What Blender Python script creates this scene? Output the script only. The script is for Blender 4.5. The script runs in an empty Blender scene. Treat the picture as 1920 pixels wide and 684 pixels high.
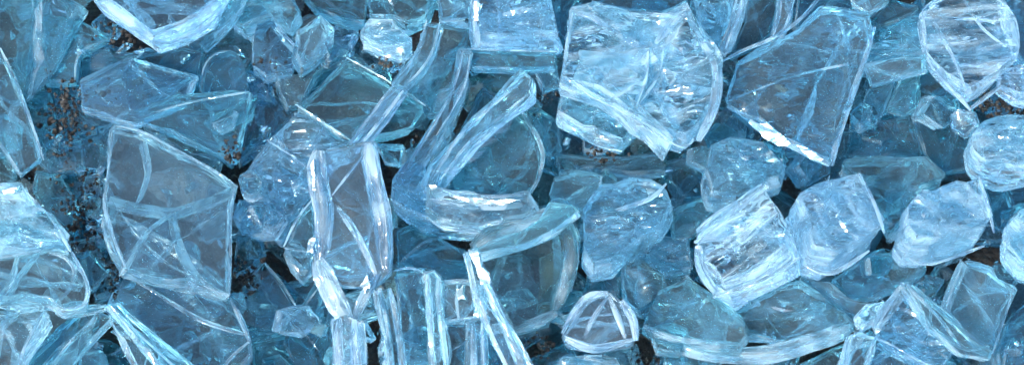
import bpy, bmesh, math, random
from mathutils import Vector, Matrix, noise
from mathutils.geometry import delaunay_2d_cdt

SC = bpy.context.scene
COL = SC.collection
SC.unit_settings.system = 'METRIC'
SC.unit_settings.scale_length = 0.1          # 1 unit = 10 cm: the frame is about 19 cm wide
rnd = random.Random(11)

# ------------------------------------------------------------------ camera
W_PX, H_PX = 1920.0, 684.0
DIST = 4.2
PITCH = math.radians(32)                     # the lens leans 32 degrees off straight down
R = Vector((1, 0, 0))
U = Vector((0, math.cos(PITCH), math.sin(PITCH)))
B = Vector((0, -math.sin(PITCH), math.cos(PITCH)))
AIM = Vector((0, 0, 0.2))
CAM = AIM + B * DIST
cam = bpy.data.cameras.new('camera')
camo = bpy.data.objects.new('camera', cam)
COL.objects.link(camo)
camo.matrix_world = Matrix.Translation(CAM) @ Matrix((R, U, B)).transposed().to_4x4()
WID = 1.92
cam.sensor_width = 36
cam.lens = 36 * DIST / WID
cam.clip_start = 0.05
cam.clip_end = 200
SC.camera = camo


def ray(x, y):
    return ((x - W_PX / 2) * WID / W_PX) * R + (-(y - H_PX / 2) * WID / W_PX) * U - B * DIST


def on_plane(x, y, p0, n):
    d = ray(x, y)
    t = (p0 - CAM).dot(n) / d.dot(n)
    return CAM + d * t


def at_height(x, y, h):
    return on_plane(x, y, Vector((0, 0, h)), Vector((0, 0, 1)))


# ------------------------------------------------------------------ materials
def new_mat(name):
    m = bpy.data.materials.new(name)
    m.use_nodes = True
    nt = m.node_tree
    nt.nodes.clear()
    out = nt.nodes.new('ShaderNodeOutputMaterial')
    return m, nt, out


class NT:
    def __init__(s, nt): s.nt = nt
    def n(s, t, **kw):
        nd = s.nt.nodes.new('ShaderNode' + t)
        for k, v in kw.items(): setattr(nd, k, v)
        return nd
    def l(s, a, b): s.nt.links.new(a, b)
    def math(s, op, a, b=None, clamp=False):
        nd = s.n('Math', operation=op, use_clamp=clamp)
        for i, v in enumerate((a, b)):
            if v is None: continue
            if isinstance(v, (int, float)): nd.inputs[i].default_value = v
            else: s.l(v, nd.inputs[i])
        return nd.outputs[0]
    def ramp(s, fac, lo, hi, a=0.0, b=1.0):
        nd = s.n('MapRange', interpolation_type='SMOOTHSTEP')
        s.l(fac, nd.inputs[0])
        for i, v in enumerate((lo, hi, a, b)): nd.inputs[i + 1].default_value = v
        return nd.outputs[0]
    def noise(s, vec, scale, detail=3, rough=0.5, dist=0.0):
        nd = s.n('TexNoise')
        s.l(vec, nd.inputs['Vector'])
        nd.inputs['Scale'].default_value = scale
        nd.inputs['Detail'].default_value = detail
        nd.inputs['Roughness'].default_value = rough
        nd.inputs['Distortion'].default_value = dist
        return nd.outputs['Fac']
    def mixsh(s, fac, a, b):
        nd = s.n('MixShader')
        if isinstance(fac, (int, float)): nd.inputs[0].default_value = fac
        else: s.l(fac, nd.inputs[0])
        s.l(a, nd.inputs[1]); s.l(b, nd.inputs[2])
        return nd.outputs[0]
    def scale_vec(s, v, k):
        nd = s.n('VectorMath', operation='MULTIPLY')
        s.l(v, nd.inputs[0]); nd.inputs[1].default_value = k
        return nd.outputs[0]
    def mixcol(s, fac, a, b, mode='MIX'):
        nd = s.n('MixRGB', blend_type=mode)
        if isinstance(fac, (int, float)): nd.inputs[0].default_value = fac
        else: s.l(fac, nd.inputs[0])
        for i, v in ((1, a), (2, b)):
            if isinstance(v, tuple): nd.inputs[i].default_value = v
            else: s.l(v, nd.inputs[i])
        return nd.outputs[0]


def shifted(k, vec):
    """texture coordinates moved by a per-object random amount"""
    oi = k.n('ObjectInfo')
    m = k.math('MULTIPLY', oi.outputs['Random'], 37.0)
    cb = k.n('CombineXYZ')
    k.l(m, cb.inputs[0]); k.l(m, cb.inputs[1]); k.l(m, cb.inputs[2])
    ad = k.n('VectorMath', operation='ADD')
    k.l(vec, ad.inputs[0]); k.l(cb.outputs[0], ad.inputs[1])
    return ad.outputs[0], oi


def glass_pane(name, dust=0.08, wav=0.10, rough=0.01, chip=0.0, film_col=(0.46, 0.68, 0.77, 1), swirl=None):
    m, nt, out = new_mat(name)
    k = NT(nt)
    tc = k.n('TexCoord')
    vec, oi = shifted(k, tc.outputs['Object'])
    wavy = k.noise(vec, 9, 2, 0.5, 0.4)
    fine = k.noise(vec, 45, 1, 0.5)
    hgt = k.math('ADD', k.math('MULTIPLY', wavy, wav * 10), k.math('MULTIPLY', fine, 0.05 + chip))
    if chip:
        st = k.noise(k.scale_vec(vec, (1.0, 2.6, 1.6)), 12, 1, 0.5, 1.0)
        hgt = k.math('ADD', hgt, k.math('MULTIPLY', st, chip * 6))
    bp = k.n('Bump')
    bp.inputs['Strength'].default_value = 0.6
    bp.inputs['Distance'].default_value = 0.012
    k.l(hgt, bp.inputs['Height'])
    g = k.n('BsdfGlass')
    g.inputs['IOR'].default_value = 1.5
    g.inputs['Roughness'].default_value = rough
    k.l(oi.outputs['Color'], g.inputs['Color'])
    k.l(bp.outputs[0], g.inputs['Normal'])
    cloud = k.noise(vec, 6, 5, 0.65, 0.8)
    spots = k.ramp(k.noise(vec, 120, 2), 0.62, 0.75)
    film = k.math('MULTIPLY', k.ramp(cloud, 0.35, 0.75, 0.25, 1.0), dust)
    if swirl:          # white crazing in curls and veins of its own
        rot = k.n('VectorRotate', rotation_type='Z_AXIS')
        k.l(vec, rot.inputs['Vector']); k.l(k.math('MULTIPLY', oi.outputs['Random'], 6.28), rot.inputs['Angle'])
        sw = k.noise(k.scale_vec(rot.outputs[0], swirl), 9, 3, 0.6, 0.8)
        ve = k.math('ABSOLUTE', k.math('SUBTRACT', k.noise(k.scale_vec(rot.outputs[0], swirl), 8, 2, 0.6, 0.5), 0.5))
        film = k.math('ADD', k.math('MULTIPLY', k.ramp(sw, 0.45, 0.72), dust * 1.6), k.math('MULTIPLY', k.ramp(ve, 0.0, 0.03, 1.0, 0.0), dust * 0.7))
    film = k.math('ADD', film, k.math('MULTIPLY', spots, 0.06), clamp=True)
    d = k.n('BsdfDiffuse')
    d.inputs['Color'].default_value = film_col
    t = k.n('BsdfTranslucent')
    t.inputs['Color'].default_value = film_col
    dt = k.mixsh(0.45, d.outputs[0], t.outputs[0])
    k.l(k.mixsh(film, g.outputs[0], dt), out.inputs[0])
    return m


def glass_edge(name, frost=0.26, across=False, rough=0.06):
    """broken flank: clear glass with hackle lines and frosted bands between them"""
    m, nt, out = new_mat(name)
    k = NT(nt)
    tc = k.n('TexCoord')
    vec, oi = shifted(k, tc.outputs['UV'])
    sv = (8.0, 1.2, 1.0) if across else (1.1, 6.0, 1.0)
    s1 = k.noise(k.scale_vec(vec, sv), 1.0, 1, 0.5, 0.5)
    s2 = k.noise(k.scale_vec(vec, (sv[0] * 2.6, sv[1] * 2.6, 1)), 1.0, 1, 0.5, 0.2)
    o3, _ = shifted(k, tc.outputs['Object'])
    lump = k.noise(o3, 20, 1, 0.5, 0.6)
    hgt = k.math('ADD', k.math('MULTIPLY', s1, 1.2), k.math('ADD', k.math('MULTIPLY', s2, 0.2), k.math('MULTIPLY', lump, 0.55)))
    bp = k.n('Bump')
    bp.inputs['Strength'].default_value = 0.6
    bp.inputs['Distance'].default_value = 0.016
    k.l(hgt, bp.inputs['Height'])
    g = k.n('BsdfGlass')
    g.inputs['IOR'].default_value = 1.5
    g.inputs['Roughness'].default_value = rough
    k.l(k.mixcol(0.55, oi.outputs['Color'], (0.90, 0.96, 1, 1)), g.inputs['Color'])
    k.l(bp.outputs[0], g.inputs['Normal'])
    d = k.n('BsdfDiffuse')
    d.inputs['Color'].default_value = (0.70, 0.89, 0.94, 1)
    t = k.n('BsdfTranslucent')
    t.inputs['Color'].default_value = (0.66, 0.90, 0.95, 1)
    k.l(bp.outputs[0], d.inputs['Normal'])
    dt = k.mixsh(0.45, d.outputs[0], t.outputs[0])
    f = k.math('MULTIPLY', k.ramp(s1, 0.25, 0.75, 0.4, 1.0), k.ramp(lump, 0.35, 0.65, 0.15, 1.0))
    f = k.math('MULTIPLY', f, frost, clamp=True)
    k.l(k.mixsh(f, g.outputs[0], dt), out.inputs[0])
    return m


M_PANE = glass_pane('glass_clear_face')
M_CLEAN = glass_pane('glass_clean_face', dust=0.07, wav=0.06, rough=0.01)
M_STREAK = glass_pane('glass_streaked_face', dust=0.11, wav=0.2, rough=0.01, chip=0.12)
M_CHUNK = glass_pane('glass_lump_face', dust=0.09, wav=0.25, rough=0.01, chip=0.45)
M_DIRTY = glass_pane('glass_dusty_face', dust=0.14, wav=0.16, rough=0.04)
M_EDGE = glass_edge('glass_broken_edge')
M_ACROSS = glass_edge('glass_broken_edge_cross_streaked', across=True)
M_BRIGHT = glass_edge('glass_broken_edge_frosted', frost=0.36, rough=0.05)
M_ICE = glass_pane('glass_crazed_face', dust=0.20, wav=0.2, rough=0.01, chip=0.4, swirl=(.9, 2.4, 1.3), film_col=(0.64, 0.88, 0.95, 1))
M_FLUTE = glass_pane('glass_fluted_white_face', dust=0.20, wav=0.2, rough=0.01, chip=0.2, swirl=(.5, 4.0, 1.2), film_col=(0.66, 0.88, 0.95, 1))
M_STAIN = glass_pane('glass_brown_stained_face', dust=0.6, wav=0.1, rough=0.05, film_col=(0.50, 0.36, 0.22, 1))
M_FACET = glass_pane('glass_glint_facet', dust=0.3, wav=0.12, rough=0.13, chip=0.10)
M_RIDGE = glass_edge('glass_crack', frost=0.5, rough=0.06)


def crack_material():
    """an air-filled crack inside the glass: see-through face on, mirror-like at a slant"""
    m, nt, out = new_mat('glass_inner_crack')
    k = NT(nt)
    tc = k.n('TexCoord')
    vec, oi = shifted(k, tc.outputs['Object'])
    st = k.noise(k.scale_vec(vec, (1.0, 2.4, 1.5)), 13, 1, 0.5, 0.8)
    bp = k.n('Bump')
    bp.inputs['Strength'].default_value = 0.7
    bp.inputs['Distance'].default_value = 0.02
    k.l(st, bp.inputs['Height'])
    lw = k.n('LayerWeight'); lw.inputs['Blend'].default_value = 0.5
    k.l(bp.outputs[0], lw.inputs['Normal'])
    gl = k.n('BsdfGlossy'); gl.inputs['Color'].default_value = (0.85, 0.96, 1, 1); gl.inputs['Roughness'].default_value = 0.12
    k.l(bp.outputs[0], gl.inputs['Normal'])
    df = k.n('BsdfTranslucent'); df.inputs['Color'].default_value = (0.7, 0.9, 0.97, 1)
    tr = k.n('BsdfTransparent'); tr.inputs['Color'].default_value = (0.96, 0.99, 1, 1)
    f = k.math('MULTIPLY', k.ramp(lw.outputs['Facing'], 0.10, 0.8, 0.14, 0.9), k.ramp(st, 0.3, 0.6, 0.35, 1.0))
    k.l(k.mixsh(f, tr.outputs[0], k.mixsh(0.3, gl.outputs[0], df.outputs[0])), out.inputs[0])
    return m


M_CRACK = crack_material()


def soil_material():
    m, nt, out = new_mat('dark_soil')
    k = NT(nt)
    tc = k.n('TexCoord')
    v = tc.outputs['Object']
    a = k.noise(v, 14, 6, 0.7)
    b = k.noise(v, 90, 4, 0.7)
    vo = k.n('TexVoronoi'); k.l(v, vo.inputs['Vector']); vo.inputs['Scale'].default_value = 60
    c = k.mixcol(k.ramp(a, 0.35, 0.65), (0.012, 0.012, 0.012, 1), (0.042, 0.039, 0.035, 1))
    c = k.mixcol(k.ramp(b, 0.58, 0.72), c, (0.09, 0.09, 0.088, 1))
    bp = k.n('Bump'); bp.inputs['Distance'].default_value = 0.02
    k.l(k.math('SUBTRACT', k.math('ADD', a, b), vo.outputs['Distance']), bp.inputs['Height'])
    p = k.n('BsdfPrincipled')
    k.l(c, p.inputs['Base Color']); p.inputs['Roughness'].default_value = 0.85
    k.l(bp.outputs[0], p.inputs['Normal'])
    k.l(p.outputs[0], out.inputs[0])
    return m


def grain_material():
    m, nt, out = new_mat('soil_grain')
    k = NT(nt)
    tc = k.n('TexCoord')
    b = k.noise(tc.outputs['Object'], 75, 2, 0.6)
    c = k.mixcol(k.ramp(b, 0.42, 0.55), (0.012, 0.012, 0.012, 1), (0.045, 0.043, 0.039, 1))
    c = k.mixcol(k.ramp(b, 0.64, 0.70), c, (0.15, 0.152, 0.15, 1))
    p = k.n('BsdfPrincipled')
    k.l(c, p.inputs['Base Color']); p.inputs['Roughness'].default_value = 0.95; p.inputs['Specular IOR Level'].default_value = 0.1
    k.l(p.outputs[0], out.inputs[0])
    return m


M_SOIL = soil_material()
M_GRAIN = grain_material()


# ------------------------------------------------------------------ builders
def link_mesh(name, verts, faces, mat, parent, smooth=None, uvs=None, color=None):
    me = bpy.data.meshes.new(name)
    me.from_pydata([tuple(v) for v in verts], [], faces)
    me.materials.append(mat)
    if smooth is not None:
        for p, s in zip(me.polygons, smooth): p.use_smooth = s
    if uvs is not None:
        ul = me.uv_layers.new(name='UVMap')
        for li, l in enumerate(me.loops):
            ul.data[li].uv = uvs[l.vertex_index]
    me.update()
    o = bpy.data.objects.new(name, me)
    COL.objects.link(o)
    if parent is not None: o.parent = parent
    if color: o.color = color
    return o


def nz(x, y, z): return noise.noise(Vector((x, y, z)))


def chaikin(pts, r):
    q = []
    n = len(pts)
    for i in range(n):
        p, a, b = pts[i], pts[i - 1], pts[(i + 1) % n]
        q.append(p + (a - p) * r); q.append(p + (b - p) * r)
    return q


TEAL = (0.67, 0.90, 0.93, 1)
BLUE = (0.72, 0.91, 0.96, 1)
PALE = (0.86, 0.96, 0.985, 1)
DEEP = (0.46, 0.77, 0.83, 1)
TINTS = {'teal': TEAL, 'blue': BLUE, 'pale': PALE, 'deep': DEEP}
INDEX = []       # (name, label, poly, h) for the fragments underneath
SEED = [0]


def shard(name, label, poly, h, t=60, ext=None, tint='blue', mat=None, edge=None, ridges=(), bars=(),
          rough=1.0, corner=0.04, facets=(), inner=None, cat=None, group=None, curve=0.0):
    """one piece of broken plate glass.
    poly: outline of its front face; h: height of the middle above the soil; t: glass thickness;
    ext: how far the back face shows beside the front face, (right, down)."""
    SEED[0] += 1
    sd = SEED[0] * 7.31
    r = random.Random(SEED[0] * 13 + 5)
    T = t * 0.001
    if name == 'glass_chunk' and mat in (M_CHUNK, M_ICE, M_FLUTE):
        ext = (ext[0], max(ext[1], .52 * t))
        x0 = sum(p[0] for p in poly) / len(poly); y0 = sum(p[1] for p in poly) / len(poly)
        rx = max(abs(p[0] - x0) for p in poly); ry = max(abs(p[1] - y0) for p in poly)
        fx = 1 - min(.36, abs(ext[0]) * .5 / rx); fy = 1 - min(.36, abs(ext[1]) * .5 / ry)
        outer = poly
        poly = [(x0 + (x - x0) * fx - ext[0] * .4, y0 + (y - y0) * fy - ext[1] * .4) for x, y in poly]
    if ext is None:
        ext = (t * r.uniform(-.22, .22), t * (0.5 + r.uniform(-.22, .22)))
    nx, ny = -ext[0] / t, ext[1] / t
    q = nx * nx + ny * ny
    if q > 0.80:
        s = math.sqrt(0.80 / q); nx *= s; ny *= s; q = 0.80
    n = (R * nx + U * ny + B * math.sqrt(1 - q)).normalized()
    cx = sum(p[0] for p in poly) / len(poly); cy = sum(p[1] for p in poly) / len(poly)
    p0 = at_height(cx, cy, h)
    a = (R - n * R.dot(n)).normalized()
    b = n.cross(a)
    def flat(x, y):
        v = on_plane(x, y, p0, n) - p0
        return Vector((v.dot(a), v.dot(b)))
    def world(v2, d):      # d: depth below the front face
        return a * v2.x + b * v2.y - n * d
    pts = [flat(*p) for p in poly]
    area = sum(pts[i].x * pts[(i + 1) % len(pts)].y - pts[(i + 1) % len(pts)].x * pts[i].y for i in range(len(pts)))
    if area < 0: pts.reverse()
    if corner: pts = chaikin(pts, corner)
    if corner > 0.2: pts = chaikin(pts, 0.25)
    # resample
    seg = 0.020
    ring = []; arc = []
    L = 0
    for i in range(len(pts)):
        p, q2 = pts[i], pts[(i + 1) % len(pts)]
        d = (q2 - p).length
        m = max(1, int(d / seg))
        for j in range(m):
            f = (j + (r.uniform(-.35, .35) if j else 0)) / m
            ring.append(p.lerp(q2, f)); arc.append(L + d * f)
        L += d
    N = len(ring)
    nor = []
    for i in range(N):
        e = ring[(i + 1) % N] - ring[i - 1]
        nor.append(Vector((e.y, -e.x)).normalized())
    root = bpy.data.objects.new(name, None)
    root.empty_display_size = 0.02
    COL.objects.link(root)
    root.location = p0
    root['label'] = label; root['category'] = cat or name.replace('_', ' ')
    if group: root['group'] = group
    K = 6
    verts = []; uvs = []
    amp = 0.0045 * rough * min(1.6, 0.6 + t / 90)
    lim = 0.32 * min(1.0, abs(area) ** 0.5 * 2)
    for kk in range(K + 1):
        w = kk / K
        bev = 0.0018 * (1 if kk in (0, K) else 0.25 if kk in (1, K - 1) else 0)
        slant = 0.010 * rough * nz(sd, 3.1, 0) * (w - .5)
        for i in range(N):
            ang = arc[i] * 9
            px, py = ring[i].x * 11, ring[i].y * 11
            lowf = nz(px + sd, py, w * 1.4)
            hack = nz(px * 1.3 + sd, py * 1.3 + 9, w * 4)
            chip = max(0, nz(px * 2.2 + sd, py * 2.2, 5.5) - .28) * (1.6 if kk in (0, 1) else .5 if kk == 2 else 0)
            off = amp * (lowf * 1.5 + hack * .75) - bev + slant - chip * 0.018 * rough
            off += 0.004 * rough * (1 - (2 * w - 1) ** 2) * nz(px * .5, py * .5, sd)
            v2 = ring[i] + nor[i] * off
            dz = T * w
            if kk == 0: dz += 0.0012 * nz(px * 2, py * 2, sd + 4) 
            verts.append(world(v2, dz))
            uvs.append((arc[i] / 0.1, w * T / 0.1))
    faces = []; sm = []
    for kk in range(K):
        for i in range(N):
            j = (i + 1) % N
            faces.append((kk * N + i, (kk + 1) * N + i, (kk + 1) * N + j, kk * N + j))
            sm.append(False)
    col = list(TINTS[tint] if isinstance(tint, str) else tint)
    q1, q2 = r.uniform(.92, 1.03), r.uniform(.97, 1.03)
    col = [min(1, col[0] * q1 * q2), min(1, col[1] * q1 / (.5 + .5 * q2)), min(1, col[2] * q1), 1]
    style = 'chunk' if mat in (M_CHUNK, M_ICE) else 'streak' if mat in (M_STREAK, M_FLUTE) else 'flat'
    nw = len(faces)
    fv, ff = cap([Vector((p.dot(a), p.dot(b), -p.dot(n))) for p in verts[:N]], world, style, sd, r, -1)
    bv, bf = cap([Vector((p.dot(a), p.dot(b), -p.dot(n))) for p in verts[K * N:K * N + N]], world, style, sd + 50, r, 1)
    o = len(verts)
    verts += bv[N:]
    uvs += [(0, 0)] * (len(bv) - N)
    for f in bf:
        faces.append(tuple(reversed([K * N + i if i < N else o + i - N for i in f]))); sm.append(style == 'streak')
    eo = link_mesh('broken_edge', verts, faces, edge or M_EDGE, root, sm, uvs, col)
    eo.data.materials.append(mat or M_PANE)
    for p in eo.data.polygons[nw:]: p.material_index = 1
    link_mesh('pane', fv, ff, mat or M_PANE, root, [style == 'streak'] * len(ff), None, col)
    size = math.sqrt(abs(area))
    if inner is None:
        inner = (11 if mat in (M_CHUNK, M_ICE) else 4 if mat in (M_STREAK, M_FLUTE) else 3) if size > .09 else 3
    for _ in range(inner):
        sheet(root, ring, world, T, col, sd, r, size)
    for pl, wd in ridges:            # cracks that run inside the glass, reaching the front face
        bar('crack', root, [flat(*p) for p in pl], wd * 0.001, world, T, col, sd, r, False)
    for pl, wd in bars:              # thick broken flanks standing proud of the face
        bar('broken_flank', root, [flat(*p) for p in pl], wd * 0.001, world, T, col, sd, r, True)
    for fp in facets:                # added plates, tilted to mirror the sun into the camera
        facet(root, p0, n, fp, r, col)
    INDEX.append((name, label, poly, h))
    return root


def cap(rim, world, style, sd, r, sgn):
    """the face closing one end of a piece: flat, crumpled into facets, or fluted"""
    N = len(rim)
    base = [world(Vector((p.x, p.y)), p.z) for p in rim]
    if style == 'flat': return base, [tuple(range(N))]
    x0 = min(p.x for p in rim); x1 = max(p.x for p in rim); y0 = min(p.y for p in rim); y1 = max(p.y for p in rim)
    step = (.016 if r.random() < .3 else .030) if style == 'chunk' else .012
    cry = step / .02
    pts = [Vector((p.x, p.y)) for p in rim]
    yy = y0
    while yy < y1:
        xx = x0
        while xx < x1:
            q = Vector((xx + r.uniform(-.45, .45) * step, yy + r.uniform(-.45, .45) * step))
            inside = False; near = 9
            for i in range(N):
                p1 = pts[i]; p2 = pts[i - 1]
                if (p1.y > q.y) != (p2.y > q.y) and q.x < (p2.x - p1.x) * (q.y - p1.y) / (p2.y - p1.y) + p1.x: inside = not inside
                dd = (p1 - q).length_squared
                if dd < near: near = dd
            if inside and near > (step * .55) ** 2: pts.append(q)
            xx += step
        yy += step
    vs, _e, fs, ov, _oe, _of = delaunay_2d_cdt(pts, [(i, (i + 1) % N) for i in range(N)], [], 1, 1e-6)
    zm = sum(p.z for p in rim) / N
    th = sd * 1.7
    ca, sa = math.cos(th), math.sin(th)
    index = {}
    for new, olds in enumerate(ov):
        for q in olds: index[q] = new
    out = list(base)
    mp = {}
    for i in range(N):
        if i in index: mp.setdefault(index[i], i)
    for new, v in enumerate(vs):
        if new in mp: continue
        dist = min((Vector((p.x, p.y)) - v).length for p in rim)
        fade = min(1, dist / .03)
        u, w = (v.x * ca + v.y * sa), (-v.x * sa + v.y * ca)
        if style == 'chunk':
            dz = .020 * nz(u * 13, w * 13, sd) + .010 * (1 - 2 * abs(nz(u * 9 + 5, w * 9, sd))) + .0062 * cry * r.uniform(-1, 1)
        else:
            dz = .014 * nz(u * 5, w * 24, sd) + .006 * nz(u * 10, w * 60, sd)
        mp[new] = len(out)
        out.append(world(v, zm + dz * fade))
    faces = []
    for f in fs:
        g = [mp[i] for i in f]
        if len(set(g)) < 3: continue
        p0, p1, p2 = vs[f[0]], vs[f[1]], vs[f[2]]
        if (p1 - p0).cross(p2 - p0) < 0: g.reverse()
        faces.append(tuple(g))
    return out, faces


SUN_EL, SUN_AZ = math.radians(46), math.radians(-140)      # azimuth measured from +Y towards +X
SUN_DIR = Vector((math.sin(SUN_AZ) * math.cos(SUN_EL), math.cos(SUN_AZ) * math.cos(SUN_EL), math.sin(SUN_EL)))


def facet(root, p0, n, fp, r, col):  # thin plate added for a glint, aimed halfway between camera and sun
    cx = sum(p[0] for p in fp) / len(fp); cy = sum(p[1] for p in fp) / len(fp)
    q = on_plane(cx, cy, p0 + n * .012, n)
    m = ((CAM - q).normalized() + SUN_DIR).normalized()
    m = (m + Vector((r.uniform(-1, 1), r.uniform(-1, 1), r.uniform(-1, 1))) * .035).normalized()
    top = [on_plane(x, y, q, m) for x, y in fp]
    ar = sum(((top[i] - q).cross(top[(i + 1) % len(top)] - q)).dot(m) for i in range(len(top)))
    if ar < 0: top.reverse()
    # fine irregular outline
    rim = []
    for i in range(len(top)):
        a0, b0 = top[i], top[(i + 1) % len(top)]
        k = max(2, int((b0 - a0).length / .008))
        for j in range(k):
            v = a0.lerp(b0, j / k)
            rim.append(v + (v - q).normalized() * r.uniform(-.004, .003))
    N = len(rim)
    verts = [v - p0 for v in rim] + [q + (v - q) * .9 - m * .016 - p0 for v in rim]
    faces = [tuple(range(N)), tuple(reversed(range(N, 2 * N)))] + [(i, N + i, N + (i + 1) % N, (i + 1) % N) for i in range(N)]
    link_mesh('bright_facet', verts, faces, M_FACET, root, None, None, col)


def sheet(root, ring, world, T, col, sd, r, size):
    """a curved crack surface inside the piece"""
    N = len(ring)
    c = sum(ring, Vector((0, 0))) / N
    i = r.randrange(N); j = (i + int(N * r.uniform(.28, .5))) % N
    p = c + (ring[i] - c) * .9; q = c + (ring[j] - c) * .9
    pd = Vector((-(q - p).y, (q - p).x))
    bow = r.uniform(-.14, .14); lean = r.uniform(-.5, .5) * T
    z0, z1 = (.08, .92) if r.random() < .6 else (.08, r.uniform(.4, .7))
    A, Bn = 14, 6
    verts = []; uvs = []
    s2 = sd + r.random() * 40
    for u in range(A + 1):
        f = u / A
        for v in range(Bn + 1):
            w = v / Bn
            x = p.lerp(q, f) + pd * (bow * math.sin(math.pi * f) + .05 * nz(f * 4 + s2, w, 0))
            x += pd.normalized() * (lean * (w - .5) + .12 * T * nz(f * 3, w * 2.5 + s2, 1))
            x = c + (x - c) * min(1, 1)
            verts.append(world(x, T * (z0 + (z1 - z0) * w))); uvs.append((f * size * 10, w * T * 10))
    faces = [(u * (Bn + 1) + v, (u + 1) * (Bn + 1) + v, (u + 1) * (Bn + 1) + v + 1, u * (Bn + 1) + v + 1) for u in range(A) for v in range(Bn)]
    link_mesh('crack', verts, faces, M_CRACK, root, [True] * len(faces), uvs, col)


def bar(name, root, pl, w, world, T, col, sd, r, proud):
    # smooth the line
    P = []
    n = len(pl)
    for i in range(n - 1):
        p0 = pl[max(0, i - 1)]; p1 = pl[i]; p2 = pl[i + 1]; p3 = pl[min(n - 1, i + 2)]
        m = max(2, int((p2 - p1).length / 0.010))
        for j in range(m):
            t = j / m
            P.append(0.5 * ((2 * p1) + (p2 - p0) * t + (2 * p0 - 5 * p1 + 4 * p2 - p3) * t * t + (3 * p1 - p0 - 3 * p2 + p3) * t ** 3))
    P.append(pl[-1])
    sd += r.random() * 50
    LT = sum((P[i] - P[i - 1]).length for i in range(1, len(P)))
    # an uneven, sharp-cornered section whose corners wander along the length
    S = 7 if proud else 8
    ths = [2 * math.pi * (j + r.uniform(-.32, .32)) / S for j in range(S)]
    rad = [r.uniform(.72, 1.08) for j in range(S)]
    verts = []; uvs = []
    L = 0
    for i, p in enumerate(P):
        e = (P[min(i + 1, len(P) - 1)] - P[max(i - 1, 0)]).normalized()
        s = Vector((e.y, -e.x))
        if i: L += (p - P[i - 1]).length
        fe = 1.05 * min(1, .55 + min(L, LT - L) / .06)
        ww = w * fe * (1 + .45 * nz(L * 7, sd, 0)) * .5
        for j in range(S):
            th = ths[j] + .5 * nz(L * 3, sd + j * 3.7, 2)
            c, sn = math.cos(th), math.sin(th)
            q = 1
            g = rad[j] * (1 + .35 * nz(j * 2.3 + sd, 1, L * 4) + .10 * nz(j * 2.3 + sd, 7, L * 25))
            x = c / q * ww * g
            if proud: z = -sn / q * ww * .75 * g + w * 0.12
            else: z = T * .46 - sn / q * T * .45
            lean = 0 if proud else (z - T * .5) * .25
            verts.append(world(p + s * (x + lean), z)); uvs.append((L / 0.1, j * w * .45 / 0.1))
    faces = []; sm = []
    for i in range(len(P) - 1):
        for j in range(S):
            k = (j + 1) % S
            faces.append((i * S + j, i * S + k, (i + 1) * S + k, (i + 1) * S + j)); sm.append(False)
    faces.append(tuple(reversed(range(S)))); sm.append(False)
    faces.append(tuple(range((len(P) - 1) * S, len(P) * S))); sm.append(False)
    # outward winding
    bm = bmesh.new()
    vs = [bm.verts.new(v) for v in verts]
    for f in faces: bm.faces.new([vs[i] for i in f])
    bmesh.ops.recalc_face_normals(bm, faces=bm.faces)
    bm.verts.index_update()
    fs = [tuple(v.index for v in f.verts) for f in bm.faces]
    bm.free()
    link_mesh(name, verts, fs, M_RIDGE if not proud else M_BRIGHT, root, sm, uvs, col)


# ------------------------------------------------------------------ setting
def build_soil():
    verts = []; faces = []
    nx, ny = 150, 110
    for j in range(ny + 1):
        for i in range(nx + 1):
            x = -3 + 6 * i / nx; y = -2.2 + 4.4 * j / ny
            e = max(abs(x) / 3, abs(y) / 2.2)
            z = (.045 * nz(x * 3, y * 3, 1) + .02 * nz(x * 11, y * 11, 2) + .012 * nz(x * 30, y * 30, 3)) * (1 - e ** 4)
            verts.append((x, y, z - .02))
    for j in range(ny):
        for i in range(nx):
            a = j * (nx + 1) + i
            faces.append((a, a + 1, a + nx + 2, a + nx + 1))
    # the sheet runs on, flat, to the horizon
    o = len(verts)
    for (x, y) in ((-3, -2.2), (3, -2.2), (3, 2.2), (-3, 2.2)): verts.append((x, y, -.0202))
    for (x, y) in ((-60, -60), (60, -60), (60, 60), (-60, 60)): verts.append((x, y, -.0202))
    for i in range(4):
        j = (i + 1) % 4
        faces.append((o + i, o + 4 + i, o + 4 + j, o + j))
    ob = link_mesh('soil', verts, faces, M_SOIL, None, [True] * len(faces))
    ob['kind'] = 'structure'
    ob['label'] = 'dark brown soil under the broken glass'


GRAINS = []


def grains(cx, cy, rx, ry, h, count):
    """crumbs of soil heaped round a point"""
    for _ in range(int(count * .6)):
        g1, g2 = rnd.gauss(0, .42), rnd.gauss(0, .42)
        p = at_height(cx + g1 * rx, cy + g2 * ry, h)
        d = max(0, 1 - (g1 * g1 + g2 * g2))
        p.z += rnd.uniform(-.02, .018) * (0.4 + d)
        GRAINS.append((p, rnd.uniform(.0014, .0044) * (1.8 if rnd.random() < .08 else 1)))


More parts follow.
